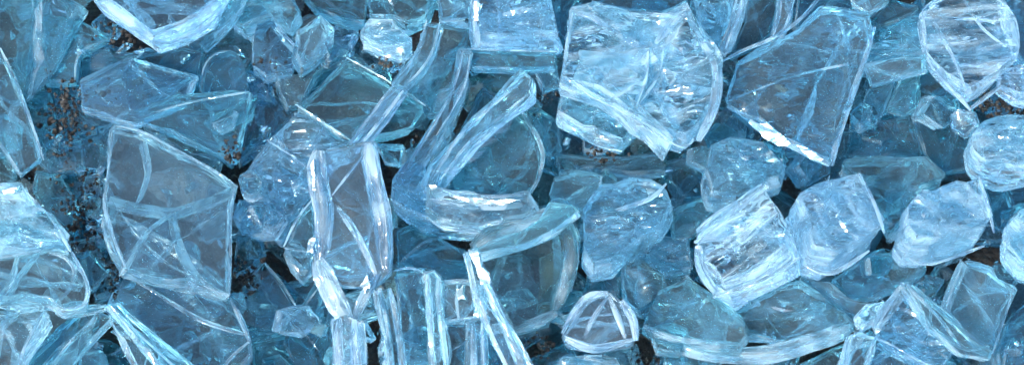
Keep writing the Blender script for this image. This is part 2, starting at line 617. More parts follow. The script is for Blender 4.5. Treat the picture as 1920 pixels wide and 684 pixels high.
def build_crumbs():
    """tiny glass chips caught in the gaps"""
    bm = bmesh.new()
    for i in range(650):
        p = at_height(rnd.uniform(-60, 1980), rnd.uniform(-50, 740), rnd.uniform(.05, .20))
        s = rnd.uniform(.006, .02) * rnd.uniform(.6, 1)
        M = Matrix.Translation(p) @ Matrix.Rotation(rnd.uniform(0, 6.28), 4, Vector((rnd.random(), rnd.random(), rnd.random() + .1))) @ Matrix.Diagonal((s * rnd.uniform(.7, 1.8), s * rnd.uniform(.5, 1), s * rnd.uniform(.3, .7), 1))
        pts = [bm.verts.new(M @ Vector((rnd.gauss(0, .6), rnd.gauss(0, .6), rnd.gauss(0, .6))).normalized()) for _ in range(9)]
        res = bmesh.ops.convex_hull(bm, input=pts)
        dead = [g for g in res['geom_interior'] if isinstance(g, bmesh.types.BMVert)]
        if dead: bmesh.ops.delete(bm, geom=dead, context='VERTS')
    bmesh.ops.recalc_face_normals(bm, faces=bm.faces)
    me = bpy.data.meshes.new('glass_crumbs')
    bm.to_mesh(me); bm.free()
    me.materials.append(M_PANE)
    o = bpy.data.objects.new('glass_crumbs', me)
    COL.objects.link(o)
    o.color = (.80, .93, .96, 1)
    o['kind'] = 'stuff'
    o['label'] = 'tiny glass crumbs scattered in the gaps of the heap'


def build_heap_beyond():
    """the heap goes on past the edges of the photograph"""
    bm = bmesh.new()
    for i in range(900):
        x, y = rnd.uniform(-520, 2440), rnd.uniform(-420, 1100)
        if -70 < x < 1990 and -70 < y < 754: continue
        p = at_height(x, y, rnd.uniform(.0, .26))
        s = rnd.uniform(.03, .085)
        M = Matrix.Translation(p) @ Matrix.Rotation(rnd.uniform(0, 6.28), 4, Vector((rnd.random(), rnd.random(), rnd.random() + .1))) @ Matrix.Diagonal((s * rnd.uniform(.8, 1.5), s * rnd.uniform(.7, 1), s * rnd.uniform(.3, .7), 1))
        pts = [bm.verts.new(M @ Vector((rnd.gauss(0, .6), rnd.gauss(0, .6), rnd.gauss(0, .6))).normalized()) for _ in range(12)]
        res = bmesh.ops.convex_hull(bm, input=pts)
        dead = [g for g in res['geom_interior'] if isinstance(g, bmesh.types.BMVert)]
        if dead: bmesh.ops.delete(bm, geom=dead, context='VERTS')
    bmesh.ops.recalc_face_normals(bm, faces=bm.faces)
    me = bpy.data.meshes.new('broken_glass')
    bm.to_mesh(me); bm.free()
    me.materials.append(M_CHUNK)
    o = bpy.data.objects.new('broken_glass', me)
    COL.objects.link(o)
    o.color = (.74, .91, .95, 1)
    o['kind'] = 'stuff'
    o['label'] = 'rest of the heap of broken glass lying past the picture edges'


def build_grains():
    bm = bmesh.new()
    for p, s in GRAINS:
        M = Matrix.Translation(p) @ Matrix.Rotation(rnd.uniform(0, 6.28), 4, Vector((rnd.random(), rnd.random(), rnd.random() + .1))) @ Matrix.Diagonal((s * rnd.uniform(.6, 1.3), s * rnd.uniform(.6, 1.3), s * rnd.uniform(.6, 1.2), 1))
        res = bmesh.ops.create_icosphere(bm, subdivisions=1, radius=1, matrix=M)
        for v in res['verts']:
            v.co += Vector((rnd.uniform(-1, 1), rnd.uniform(-1, 1), rnd.uniform(-1, 1))) * s * .22
    me = bpy.data.meshes.new('soil_grains')
    bm.to_mesh(me); bm.free()
    me.materials.append(M_GRAIN)
    o = bpy.data.objects.new('soil_grains', me)
    COL.objects.link(o)
    o['kind'] = 'stuff'
    o['label'] = 'dark crumbs of soil and grit scattered between the glass pieces'


build_soil()

S = shard
# ---- upper left
S('glass_shard', 'large V-tipped blue shard cut by the top edge, thick frosted rim over brown soil', [(150,-60),(186,-6),(232,22),(286,62),(345,42),(395,12),(425,-60)], .36, 66, (3,38), 'blue', edge=M_BRIGHT, corner=.06, bars=[([(165,-20),(230,28),(288,72)],22),([(288,72),(350,50),(405,10),(425,-30)],34)])
S('glass_shard', 'pale pointed shard cut by the left edge, its long rim slanting beside the soil', [(-70,120),(2,96),(28,150),(52,215),(80,296),(40,325),(0,262),(-60,240)], .24, 40, (-10,14), 'teal', bars=[([(0,90),(30,155),(55,220),(82,300)],7)])
S('glass_shard', 'flat teal shard filling the top left corner of the heap', [(-40,-30),(58,-30),(72,60),(66,120),(46,176),(20,130),(-40,96)], .20, 46, (4,18), 'teal')
S('glass_shard', 'upright fan-ribbed shard standing between the top left corner piece and the V-tipped shard', [(74,0),(110,-20),(150,8),(165,22),(138,62),(108,125),(60,182),(76,90)], .22, 60, (-30,18), 'teal', mat=M_STREAK)
S('glass_shard', 'small dark-centred shard below the V-tipped shard with soil crumbs showing through it', [(142,84),(170,98),(230,106),(268,88),(242,126),(190,150),(152,168),(145,130)], .15, 40, (4,22), 'deep', bars=[([(145,88),(148,130),(150,168)],4)])
S('glass_shard', 'broad rounded dull blue shard lying just below the point of the V-tipped shard', [(230,150),(248,118),(272,96),(345,84),(384,92),(374,140),(330,166),(242,214),(235,180)], .17, 44, (-8,16), 'deep', bars=[([(268,98),(236,135),(236,180),(246,212)],5)])
S('glass_shard', 'round-cornered dark blue shard with a curved pale rim, right of the dull rounded one', [(380,130),(402,102),(440,92),(464,122),(468,166),(440,190),(400,206),(385,196),(375,160)], .19, 40, (-4,14), 'deep', corner=.2, bars=[([(378,165),(382,128),(402,102),(440,94)],4)])
S('glass_shard', 'long low slab of blue glass lying right of the upper soil patch', [(135,186),(228,148),(246,210),(182,240),(105,266),(112,225)], .12, 50, (6,26), 'blue')
S('glass_fragment', 'small bright teal fragment tucked against the top corner of the big fan-shaped shard', [(152,258),(210,232),(206,290),(190,314),(154,318)], .13, 34, (-4,16), 'teal')
S('glass_shard', 'dark streaky slab standing between the lower soil patch and the fan-shaped shard', [(92,300),(150,306),(198,330),(198,432),(150,440),(102,372)], .08, 60, (6,20), 'deep', mat=M_STREAK)
S('glass_fragment', 'blue fragment just below the upper soil patch at the left', [(66,236),(120,250),(160,262),(158,316),(96,326),(64,290)], .13, 40, (-4,16), 'blue', mat=M_STREAK)
S('glass_fragment', 'dark teal fragment just above the upper soil patch at the left', [(60,150),(110,140),(150,160),(140,196),(92,206),(56,190)], .13, 40, (4,16), 'deep')
S('glass_fragment', 'upright blue fragment between the lower soil patch and the fan-shaped shard', [(150,330),(190,318),(204,380),(208,440),(180,462),(156,400)], .13, 40, (6,16), 'blue', mat=M_STREAK)
S('glass_fragment', 'dark teal fragment left of the lower soil patch, beside the crumpled lump', [(66,318),(112,326),(140,372),(128,430),(92,396),(60,356)], .12, 40, (4,16), 'deep')
S('glass_fragment', 'dark teal fragment left of the upper soil patch, beside the pale pointed shard', [(44,176),(92,170),(104,206),(98,262),(74,282),(50,256)], .15, 36, (-4,14), 'deep', mat=M_STREAK)
S('glass_shard', 'broad thin translucent sheet spread below the V-tipped shard toward the upper soil patch', [(150,150),(240,104),(372,140),(350,196),(250,232),(156,200)], .22, 26, (-2,12), 'blue', inner=2)
S('glass_shard', 'thin blue sheet with long straight edge lying above the top of the fan-shaped shard', [(238,214),(330,176),(470,168),(452,250),(440,300),(380,276),(300,240)], .22, 28, (2,12), 'teal', inner=3, bars=[([(250,226),(340,196),(466,172)],6)])
S('glass_shard', 'curved teal sheet between the top left corner and the dark-centred small shard', [(70,30),(150,34),(210,70),(150,100),(140,150),(84,150)], .19, 28, (-2,12), 'teal', inner=3, bars=[([(206,70),(150,100),(140,150)],7)])
# ---- big fan
S('glass_shard', 'biggest shard: fan-shaped dusty pane with a forked white crack, standing at the left', [(216,234),(262,242),(330,278),(392,312),(446,348),(434,392),(432,470),(431,552),(372,534),(300,520),(236,500),(214,450),(198,400),(196,362),(206,300)], .30, 42, (-14,22), 'pale', mat=M_DIRTY, corner=.02,
  ridges=[([(206,372),(250,384),(290,390),(325,394),(375,380),(436,356)],13),([(322,396),(284,424),(256,462),(236,500)],12),([(324,396),(340,460),(378,526),(430,555)],12),([(270,262),(280,320),(262,372)],5)],
  bars=[([(196,362),(200,402),(216,450),(236,500)],8),([(218,236),(265,246),(330,280),(395,316),(446,350)],7),([(440,350),(433,400),(432,470),(431,552)],6),([(216,234),(206,300),(196,362)],4)])
S('glass_shard', 'broad low shard under the fan-shaped one, crossed by a double slanting ridge', [(232,512),(330,522),(430,560),(466,628),(470,664),(430,712),(330,712),(262,610),(206,588)], .24, 40, (-2,16), 'blue', bars=[([(230,510),(300,554),(380,602),(466,628)],9),([(430,556),(450,595),(468,640)],11),([(466,640),(430,672),(405,712)],8)])
S('glass_splinter', 'straight splinter slanting to the bottom edge, left leg of the splinter tent', [(186,585),(212,596),(168,642),(112,708),(78,708),(130,640)], .30, 30, (-6,10), 'teal', edge=M_BRIGHT)
S('glass_splinter', 'wide dull splinter lying outside the left leg of the splinter tent', [(150,578),(188,584),(120,640),(62,708),(10,708),(80,640)], .22, 36, (4,12), 'deep')
S('glass_splinter', 'long splinter running from the splinter tent down to the right', [(200,566),(222,566),(286,620),(372,690),(380,720),(330,716),(262,646)], .32, 32, (-8,12), 'blue', edge=M_BRIGHT, bars=[([(205,570),(270,634),(350,706)],5)])
S('glass_splinter', 'inner leg of the splinter tent: short bright splinter falling to the bottom edge', [(204,590),(224,592),(268,640),(300,700),(270,712),(240,660)], .30, 26, (-4,10), 'pale', edge=M_BRIGHT)
S('glass_chunk', 'pale crumpled lump cut by the left edge, white swirls inside', [(-40,340),(36,340),(72,386),(100,412),(130,466),(100,470),(30,478),(-40,486)], .36, 64, (-4,24), 'pale', mat=M_ICE, edge=M_BRIGHT, bars=[([(36,346),(72,384),(102,416),(132,470)],6),([(-20,350),(38,348)],9)], facets=[[(2,352),(34,350),(30,362),(4,366)]])
S('glass_shard', 'cracked shard with knuckled bright right end, below the crumpled lump at left', [(-40,478),(30,474),(104,464),(134,470),(165,532),(158,572),(120,580),(92,560),(40,552),(-40,566)], .34, 50, (-4,20), 'pale', mat=M_CLEAN, edge=M_BRIGHT,
  ridges=[([(70,472),(40,508),(14,552)],12),([(30,474),(20,520),(-6,556)],10)], bars=[([(-20,486),(30,478),(76,470)],5),([(92,474),(122,482),(140,508),(132,540),(112,562)],8),([(134,472),(163,532),(154,572),(110,580)],8),([(60,556),(90,556),(112,574)],6)])
S('glass_chunk', 'slanting streaked chunk in the bottom left corner below the knuckled shard', [(-40,575),(20,556),(84,560),(94,580),(46,650),(20,712),(-40,712)], .30, 80, (-6,36), 'pale', mat=M_STREAK, edge=M_BRIGHT, bars=[([(88,572),(50,640),(26,710)],7),([(20,560),(6,620),(-6,690)],7)])
S('glass_splinter', 'thin clear tip poking out between the knuckled shard and the splinter tent', [(104,584),(140,574),(200,570),(196,580),(120,592)], .28, 20, (0,6), 'pale', edge=M_BRIGHT)
S('glass_fragment', 'flat teal fragment in the gap between the knuckled shard and the fan-shaped pane', [(132,450),(196,436),(226,490),(222,540),(176,556),(168,520)], .08, 40, (2,18), 'teal')
# ---- centre left
S('glass_chunk', 'glinting lump at the right corner of the fan-shaped shard', [(446,334),(474,314),(502,346),(498,380),(470,394),(450,378)], .26, 60, (6,20), 'pale', mat=M_CHUNK, corner=.2)
S('glass_shard', 'square teal plate with a bright cut corner, right of the lower soil crumbs', [(440,556),(492,486),(524,524),(556,574),(508,616),(462,622),(446,590)], .14, 44, (-2,16), 'teal', corner=.03, bars=[([(490,486),(525,526),(555,573)],6)])
S('glass_fragment', 'small dark fragment between the fan-shaped shard and the square teal plate', [(440,440),(486,420),(494,470),(462,502),(438,512)], .10, 34, (2,14), 'deep')
S('glass_fragment', 'faceted wedge at the top left of the centre, cut by the top edge', [(430,20),(462,-20),(540,-20),(560,22),(540,52),(505,28),(452,44)], .24, 60, (4,20), 'teal', mat=M_STREAK)
S('glass_shard', 'dull triangular shard with a pale slanting rib, under the faceted wedge', [(478,44),(508,28),(530,62),(558,92),(550,128),(500,142),(470,120)], .20, 44, (-4,20), 'blue', bars=[([(506,26),(530,62),(562,96)],7)])
S('glass_chunk', 'layered leaf-shaped chunk with fine slanting ribs beside the dark gap at the top', [(558,52),(600,24),(626,52),(624,88),(590,112),(566,130),(552,98)], .24, 56, (-8,18), 'teal', mat=M_STREAK)
S('glass_shard', 'upright teal shard whose lower point stands in a small black hole', [(505,108),(558,132),(574,118),(620,110),(590,140),(566,192),(540,202),(524,170)], .17, 50, (-8,14), 'teal', mat=M_STREAK)
S('glass_fragment', 'small teal flake next to the dark slit above the square plate', [(622,88),(654,96),(650,112),(612,124),(596,118)], .20, 30, (2,10), 'teal')
S('glass_shard', 'blue slab with a smooth face filling the space left of the tilted square plate', [(462,158),(516,120),(540,196),(552,212),(500,262),(446,300),(462,220)], .12, 50, (-4,20), 'blue')
S('glass_shard', 'slim double-ribbed shard pointing up right toward the round-cornered dark one', [(384,230),(440,200),(482,176),(470,214),(424,240),(404,248)], .20, 30, (-2,12), 'teal', bars=[([(388,240),(430,212),(480,178)],4)])
S('glass_fragment', 'leaf-sized curled flake above the small heap of crumbs right of the fan', [(398,230),(446,206),(440,236),(414,248)], .24, 22, (-2,8), 'pale')
S('glass_shard', 'long slanting slab along the upper right side of the fan-shaped shard', [(330,214),(400,205),(470,225),(446,262),(432,300),(380,262),(330,240)], .12, 46, (-2,18), 'deep')
S('glass_chunk', 'brightest glittering chip near the top, crazed white all through', [(688,34),(735,34),(750,58),(778,90),(760,116),(712,112),(674,74)], .32, 60, (-6,22), 'pale', mat=M_ICE, edge=M_BRIGHT, facets=[[(744,86),(760,92),(754,106),(742,100)]])
S('glass_shard', 'tilted square plate with sharp corners and one pale straight rim on its upper right', [(652,110),(728,152),(796,196),(770,236),(658,264),(604,232),(558,198)], .26, 48, (-4,18), 'teal', corner=.03, bars=[([(650,108),(728,152),(798,198)],5),([(556,196),(604,228),(656,262)],5)])
S('glass_shard', 'blocky crazed shard just below the tilted square plate', [(556,202),(604,230),(656,264),(620,288),(588,340),(556,400),(520,428),(486,394),(450,336),(500,262)], .24, 80, (0,36), 'blue', mat=M_CHUNK, corner=.02, bars=[([(500,262),(545,290),(584,320)],4)])
S('glass_splinter', 'pair of straight parallel ribs sloping between the tilted square plate and the twin-pillared shard', [(736,158),(758,166),(720,214),(682,262),(660,282),(648,268),(690,214)], .30, 36, (8,10), 'blue', edge=M_EDGE, bars=[([(738,160),(700,210),(656,268)],8),([(756,170),(718,220),(680,266)],8)])
S('glass_splinter', 'curved strip with double white lines arching from the top edge past the glittering chip', [(792,38),(826,42),(816,90),(792,130),(756,164),(732,156),(764,118),(784,80)], .34, 40, (6,12), 'blue', bars=[([(800,38),(788,80),(766,122),(736,156)],6),([(824,42),(812,92),(788,132),(756,162)],5)])
S('glass_shard', 'pane behind the arched strip, spanning to the bar at its right', [(822,44),(884,50),(880,96),(862,112),(846,160),(806,208),(760,172),(800,130),(816,88)], .22, 44, (2,18), 'teal')
S('glass_splinter', 'long strip arching down from the dark crossbar, with two thin white rims', [(862,94),(884,100),(876,150),(852,204),(822,252),(784,318),(752,346),(742,334),(776,278),(812,222),(846,160)], .30, 32, (6,10), 'blue', bars=[([(868,96),(852,158),(818,226),(748,338)],5),([(882,102),(872,156),(846,210),(818,254)],4)])
S('glass_splinter', 'horizontal dark crossbar lying under the block at the top centre', [(872,92),(960,96),(1044,98),(1040,126),(960,128),(886,124)], .32, 30, (0,10), 'deep', mat=M_STREAK, bars=[([(872,92),(960,95),(1044,97)],4)])
S('glass_chunk', 'clear upright block at the top centre with streaked walls, cut by the top edge', [(886,-40),(1026,-40),(1038,30),(1054,90),(970,92),(888,88),(876,40)], .34, 70, (2,20), 'blue', mat=M_CHUNK, edge=M_BRIGHT, facets=[[(890,6),(900,4),(896,40),(888,44)]], bars=[([(896,-20),(892,30),(898,86)],13),([(930,-20),(936,40),(930,88)],6)])
S('glass_fragment', 'small square-ended block between the crossbar and the big cracked cluster', [(1002,104),(1044,100),(1052,154),(1020,166),(1008,140)], .26, 44, (-2,12), 'teal', corner=.03)
S('glass_splinter', 'stout diagonal bar with long white streaks, its upper end by the dark gap', [(976,128),(998,142),(994,176),(950,212),(886,262),(842,314),(812,352),(788,346),(802,304),(852,250),(918,190)], .34, 44, (10,16), 'blue', mat=M_STREAK, edge=M_BRIGHT, bars=[([(980,150),(920,200),(862,256),(808,336)],11),([(990,176),(940,218),(880,268),(826,336)],6)])
S('glass_shard', 'arched clear pane enclosed by the diagonal bar and a curved right rib', [(984,190),(1006,250),(1016,290),(1006,340),(980,362),(900,366),(826,352),(862,296),(920,238)], .24, 50, (-4,20), 'teal', bars=[([(972,196),(988,226),(1010,262),(1018,300),(1004,346),(982,372)],10)])
S('glass_splinter', 'thick pale slab across the centre below the arched pane, with long white streak', [(800,344),(850,358),(920,362),(990,358),(1008,384),(984,412),(900,418),(830,412),(794,388)], .32, 56, (0,24), 'pale', mat=M_STREAK, edge=M_BRIGHT, facets=[[(850,368),(930,374),(976,374),(940,384),(880,382)],[(804,346),(816,346),(820,356),(808,358)]], bars=[([(802,346),(860,364),(930,368),(984,364)],10),([(806,372),(880,386),(980,384)],12)])
S('glass_chunk', 'rough teal lump supporting the left end of the pale centre slab', [(738,344),(764,300),(800,312),(806,360),(830,398),(806,436),(760,410),(736,386)], .26, 64, (0,22), 'blue', mat=M_CHUNK)
S('glass_chunk', 'crumbly teal slab under the pale centre slab, above the ring-shaped plate', [(770,400),(830,416),(930,420),(1000,404),(970,432),(900,446),(830,444),(790,438)], .22, 50, (0,14), 'teal', mat=M_CHUNK)
S('glass_fragment', 'small pale bridge between the right pillar and the rough teal lump', [(706,268),(756,272),(752,308),(722,306)], .22, 30, (0,12), 'teal')
# ---- twin-pillared shard
S('glass_shard', 'twin-pillared shard in the lower centre: two bright flanks joined by a clear pane', [(582,286),(640,276),(702,266),(720,350),(736,440),(732,510),(700,540),(640,536),(602,490),(588,400)], .36, 36, (0,5), 'blue', mat=M_CLEAN, edge=M_EDGE, inner=2, corner=.03,
  facets=[[(577,446),(592,444),(588,474),(574,474)],[(676,536),(688,512),(694,540),(684,548)],[(582,300),(588,300),(592,360),(586,360)]], bars=[([(597,282),(595,340),(605,410),(596,490)],34),([(598,486),(626,546),(656,600)],36),([(690,268),(702,340),(717,420),(724,510)],36),([(632,388),(668,440),(706,520)],12),([(712,512),(690,545),(664,600)],18),([(696,272),(650,330),(622,366)],6)])
S('glass_splinter', 'bright streaked bar rising from the bottom edge under the left pillar', [(622,600),(648,590),(678,600),(680,650),(684,716),(624,716)], .34, 44, (-2,8), 'pale', mat=M_STREAK, edge=M_BRIGHT, bars=[([(636,596),(634,650),(640,716)],20),([(664,598),(664,660),(670,716)],18)])
S('glass_shard', 'faceted blue wedge leaning against the left side of the twin-pillared shard', [(532,462),(556,410),(586,372),(592,440),(586,500),(568,516),(546,492)], .26, 50, (-4,18), 'teal', bars=[([(532,462),(556,412),(584,376)],6),([(532,464),(590,474)],5)])
S('glass_shard', 'teal pane behind the joined pillars with a thin upper rim', [(606,480),(660,455),(690,445),(690,515),(650,520),(610,515)], .26, 34, (0,10), 'teal', bars=[([(612,480),(660,458),(690,444)],4)])
S('glass_splinter', 'curved double-edged bar dropping from the sparkling knot to the bottom edge', [(704,540),(732,536),(742,590),(758,650),(764,716),(728,716),(722,640)], .34, 36, (-6,10), 'blue', edge=M_BRIGHT, bars=[([(712,540),(726,610),(736,716)],14),([(730,540),(744,610),(758,716)],13)])
S('glass_shard', 'clear bottom pane left of the boxy corner, with a rounded upper rim', [(744,512),(790,504),(812,520),(812,590),(816,716),(764,716),(752,620)], .26, 36, (-2,10), 'blue', mat=M_CLEAN, bars=[([(736,508),(772,502),(806,516)],5)])
S('glass_splinter', 'curved upright bar with several white edge lines, between the two clear bottom panes', [(796,512),(814,506),(830,526),(834,590),(844,660),(838,716),(806,716),(804,600)], .36, 34, (-2,8), 'pale', edge=M_BRIGHT, bars=[([(802,514),(806,600),(816,716)],10),([(822,520),(824,590),(838,700)],12)])
S('glass_shard', 'boxy clear corner piece with a bright vertical streak, right of the upright bars', [(822,530),(870,528),(910,534),(904,590),(882,600),(830,602)], .36, 40, (0,8), 'pale', mat=M_CLEAN, corner=.04, edge=M_BRIGHT, bars=[([(820,529),(866,526),(910,532)],8),([(828,602),(866,598),(904,592)],7),([(900,536),(898,566),(896,600)],22),([(858,534),(856,566),(860,596)],8)], facets=[[(856,540),(868,536),(872,560),(860,562)],[(888,566),(896,562),(896,592),(888,590)]])
S('glass_splinter', 'short bar below the boxy corner piece, standing on the bottom edge', [(874,600),(912,592),(912,640),(916,716),(876,716)], .34, 34, (-2,8), 'blue', edge=M_BRIGHT, bars=[([(886,602),(888,716)],11),([(904,600),(908,716)],9)])
S('glass_shard', 'dim low pane behind the short bottom bars, crossed by faint lines', [(836,600),(880,602),(930,610),(990,716),(840,716)], .18, 36, (0,14), 'blue', bars=[([(840,660),(900,625),(930,612)],4)])
S('glass_splinter', 'long smooth bar with a blinding white upper end, leaning across the ring-shaped plate', [(874,470),(898,466),(916,520),(950,590),(1002,690),(1004,716),(968,716),(930,640),(896,560)], .40, 34, (-8,6), 'pale', mat=M_CLEAN, edge=M_BRIGHT, facets=[[(878,468),(896,470),(902,498),(914,512),(920,532),(902,532),(890,502)]], bars=[([(906,520),(944,604),(990,706)],20)])
# ---- ring plate
S('glass_shard', 'ring-shaped plate: dark smooth centre inside a broad rim stained yellowish on the right', [(884,462),(930,432),(990,404),(1064,392),(1084,440),(1078,520),(1056,566),(1030,602),(968,624),(944,580),(918,536)], .28, 46, (-4,16), (.78,.93,.94,1), mat=M_CLEAN, corner=.02, bars=[([(886,464),(932,438),(1000,412),(1070,398)],40),([(1058,410),(1072,466),(1062,530),(1038,586)],26),([(1074,420),(1082,480),(1070,545)],12),([(1044,586),(1008,604),(962,620)],22)])
S('glass_fragment', 'brown-stained fragment lying under the clear middle of the ring-shaped plate', [(1010,486),(1046,470),(1070,520),(1040,590),(1000,606),(1012,540)], .20, 26, (0,10), (.86,.72,.58,1), mat=M_STAIN)
S('glass_shard', 'smooth pale blue flap covering the top of the ring-shaped plate', [(884,462),(920,446),(1000,414),(1030,378),(1074,378),(1088,394),(1040,430),(985,456),(900,480)], .36, 30, (2,12), 'teal', mat=M_DIRTY, edge=M_BRIGHT)
# ---- centre right lumps
S('glass_chunk', 'rounded layered lump with two dark slits, right of the ring-shaped plate', [(1092,402),(1130,348),(1180,326),(1244,340),(1266,382),(1244,432),(1190,470),(1150,516),(1112,526),(1092,494)], .30, 70, (0,28), 'blue', mat=M_CHUNK, corner=.02, bars=[([(1128,402),(1170,390),(1220,372),(1250,344)],7)])
S('glass_fragment', 'low arched fragment with a dark curved hollow, above the rounded layered lump', [(1036,330),(1080,316),(1130,326),(1120,360),(1090,396),(1060,372),(1030,366)], .22, 44, (2,14), 'teal', bars=[([(1128,330),(1120,362),(1086,402)],6)])
S('glass_fragment', 'smooth teal fragment below the lower corner of the big cracked cluster', [(1040,284),(1096,290),(1190,292),(1240,284),(1250,320),(1180,322),(1100,312),(1050,320)], .16, 40, (0,14), 'teal')
S('glass_fragment', 'dim streaky fragment between the rounded lump and the large gleaming chunk', [(1262,390),(1310,366),(1390,362),(1340,404),(1296,440),(1262,446)], .18, 50, (0,18), 'teal', mat=M_STREAK)
S('glass_fragment', 'crumpled fragment under the dark wedge right of the rounded lump', [(1190,472),(1240,440),(1292,446),(1298,500),(1250,512),(1200,492)], .16, 46, (0,16), 'blue', mat=M_CHUNK)
S('glass_fragment', 'upright fragment behind the clear gem-like lump', [(1166,498),(1202,482),(1248,512),(1240,596),(1200,590),(1172,560)], .24, 40, (0,14), 'blue', mat=M_STREAK)
S('glass_chunk', 'clear gem-like lump with a dark triangular facet, near the bottom centre', [(1056,624),(1100,560),(1142,546),(1166,562),(1192,604),(1190,640),(1118,656),(1066,646)], .34, 60, (0,12), 'pale', mat=M_CLEAN, edge=M_BRIGHT, corner=.06, bars=[([(1056,626),(1098,562),(1140,550)],20),([(1060,634),(1116,654),(1188,636)],16),([(1166,562),(1188,600),(1192,638)],18),([(1142,556),(1160,600),(1172,634)],12),([(1140,556),(1110,600),(1096,634)],9)])
S('glass_chunk', 'bright curved lump cut by the bottom edge under the gem-like lump', [(1036,716),(1052,668),(1100,658),(1160,664),(1172,716)], .28, 50, (0,14), 'pale', mat=M_ICE, edge=M_BRIGHT)
S('glass_fragment', 'small dull blue fragment between the ring-shaped plate and the gem-like lump', [(1040,600),(1082,546),(1112,540),(1100,560),(1058,616)], .18, 34, (0,10), 'deep')
# ---- big cluster
S('glass_chunk', 'big cracked cluster at the upper centre: several cubes still joined by curved white cracks', [(1068,14),(1110,4),(1180,24),(1240,26),(1288,4),(1312,54),(1352,122),(1344,200),(1312,262),(1284,284),(1250,268),(1188,240),(1120,186),(1052,160),(1056,104),(1066,60)], .40, 74, (-4,14), 'pale', mat=M_ICE, edge=M_BRIGHT, corner=.02,
  ridges=[([(1085,100),(1140,106),(1180,102),(1208,92)],14),([(1208,94),(1206,140),(1188,190)],13),([(1078,136),(1130,158),(1190,198),(1256,262)],20),([(1236,92),(1226,140),(1190,190)],9)],
  bars=[([(1082,24),(1110,30),(1150,58),(1200,84),(1222,80)],16),([(1204,24),(1248,28),(1286,14)],10),([(1230,80),(1260,44),(1288,22)],14),([(1290,20),(1312,66),(1344,126),(1340,196),(1310,262)],19),([(1074,26),(1066,70),(1058,130)],8),([(1064,148),(1110,178),(1180,214),(1256,264)],10),([(1300,260),(1284,276),(1250,262)],9)])
S('glass_chunk', 'ragged-bottomed lump hanging under the left side of the big cracked cluster', [(1052,168),(1082,166),(1190,214),(1196,248),(1166,286),(1112,268),(1046,222)], .32, 56, (0,16), 'teal', mat=M_CHUNK, edge=M_BRIGHT, bars=[([(1048,222),(1090,252),(1120,272),(1166,284)],7)])
# ---- upper right
S('glass_shard', 'wide pale-ribbed pane at upper right with slanting post and blinding lower strip', [(1382,112),(1440,84),(1500,50),(1540,16),(1628,24),(1640,62),(1606,170),(1580,262),(1556,300),(1500,268),(1420,224),(1364,190)], .30, 44, (0,14), 'blue', mat=M_STREAK, corner=.02,
  bars=[([(1640,50),(1622,110),(1594,190),(1570,260),(1560,310)],12),([(1352,116),(1400,92),(1444,74),(1500,36),(1540,-10)],7),([(1406,226),(1442,250),(1490,272),(1556,308)],19),([(1364,190),(1420,168),(1500,140),(1600,118)],4)],
  facets=[[(1406,232),(1436,228),(1462,250),(1484,270),(1462,276),(1430,256)],[(1490,270),(1524,282),(1546,300),(1520,298)]])
S('glass_splinter', 'bent bright strip dropping from the top edge right of the big cracked cluster', [(1384,-30),(1408,-30),(1396,30),(1376,80),(1358,100),(1350,90),(1366,50)], .36, 30, (2,6), 'pale', edge=M_BRIGHT, bars=[([(1396,-20),(1384,34),(1360,92)],7)])
S('glass_splinter', 'short streaked strip hanging from the top edge next to the bent bright one', [(1462,-30),(1494,-30),(1486,30),(1470,66),(1446,70),(1456,30)], .34, 30, (2,6), 'blue', edge=M_BRIGHT, bars=[([(1466,-20),(1462,30),(1450,66)],5),([(1486,-20),(1480,30),(1464,66)],4)])
S('glass_shard', 'dark smooth pane between the two hanging strips at the top edge', [(1406,-30),(1462,-30),(1452,66),(1400,88),(1372,100),(1396,40)], .22, 40, (0,12), 'deep')
S('glass_shard', 'broad dark blue pane at the top edge right of the two hanging strips', [(1500,-30),(1610,-30),(1636,24),(1620,40),(1540,50),(1490,56)], .22, 40, (0,14), 'deep')
S('glass_fragment', 'pale smooth flake at the top edge pointing down to the dark prism', [(1592,-30),(1680,-30),(1664,2),(1628,22),(1604,10)], .34, 30, (0,8), 'teal', mat=M_DIRTY)
S('glass_splinter', 'dark prism with glossy black faces near the top right', [(1634,34),(1668,2),(1726,12),(1720,22),(1646,48)], .30, 44, (-4,8), (.25,.52,.58,1), mat=M_CLEAN)
S('glass_shard', 'frosted teal shard under the dark prism', [(1640,52),(1700,32),(1756,20),(1748,100),(1690,96),(1620,112)], .26, 46, (0,14), 'teal', mat=M_CHUNK)
S('glass_splinter', 'squared pale teal bar lying level beneath the frosted teal shard', [(1622,122),(1684,106),(1738,100),(1738,130),(1688,142),(1636,158)], .32, 34, (0,10), 'teal', mat=M_DIRTY, corner=.03)
S('glass_chunk', 'huge fluted slab at top right, its V-shaped foot pointing at brown soil', [(1728,20),(1790,-30),(1870,-30),(1900,40),(1912,110),(1872,158),(1820,196),(1780,160),(1742,112)], .36, 66, (0,22), 'pale', mat=M_FLUTE, edge=M_BRIGHT, corner=.04, bars=[([(1740,110),(1778,158),(1820,206)],12),([(1820,204),(1846,184),(1876,162)],9),([(1800,-10),(1840,50),(1886,88)],6),([(1750,40),(1790,110),(1812,170)],9)])
S('glass_shard', 'dull blue shard filling the top right corner beside the fluted slab', [(1852,-30),(1960,-30),(1960,150),(1912,110),(1886,60)], .28, 44, (0,14), 'blue', bars=[([(1860,0),(1884,50),(1896,88)],4)])
S('glass_fragment', 'small rounded frosted fragment at the right edge below the fluted slab', [(1878,130),(1960,112),(1960,190),(1910,184),(1874,160)], .30, 40, (0,14), 'pale', mat=M_CHUNK)
S('glass_chunk', 'round crazed knob at the right edge below the small soil patch', [(1820,262),(1838,226),(1880,212),(1960,206),(1960,344),(1886,352),(1842,330),(1824,302)], .36, 80, (0,20), 'pale', mat=M_ICE, edge=M_BRIGHT, corner=.16)
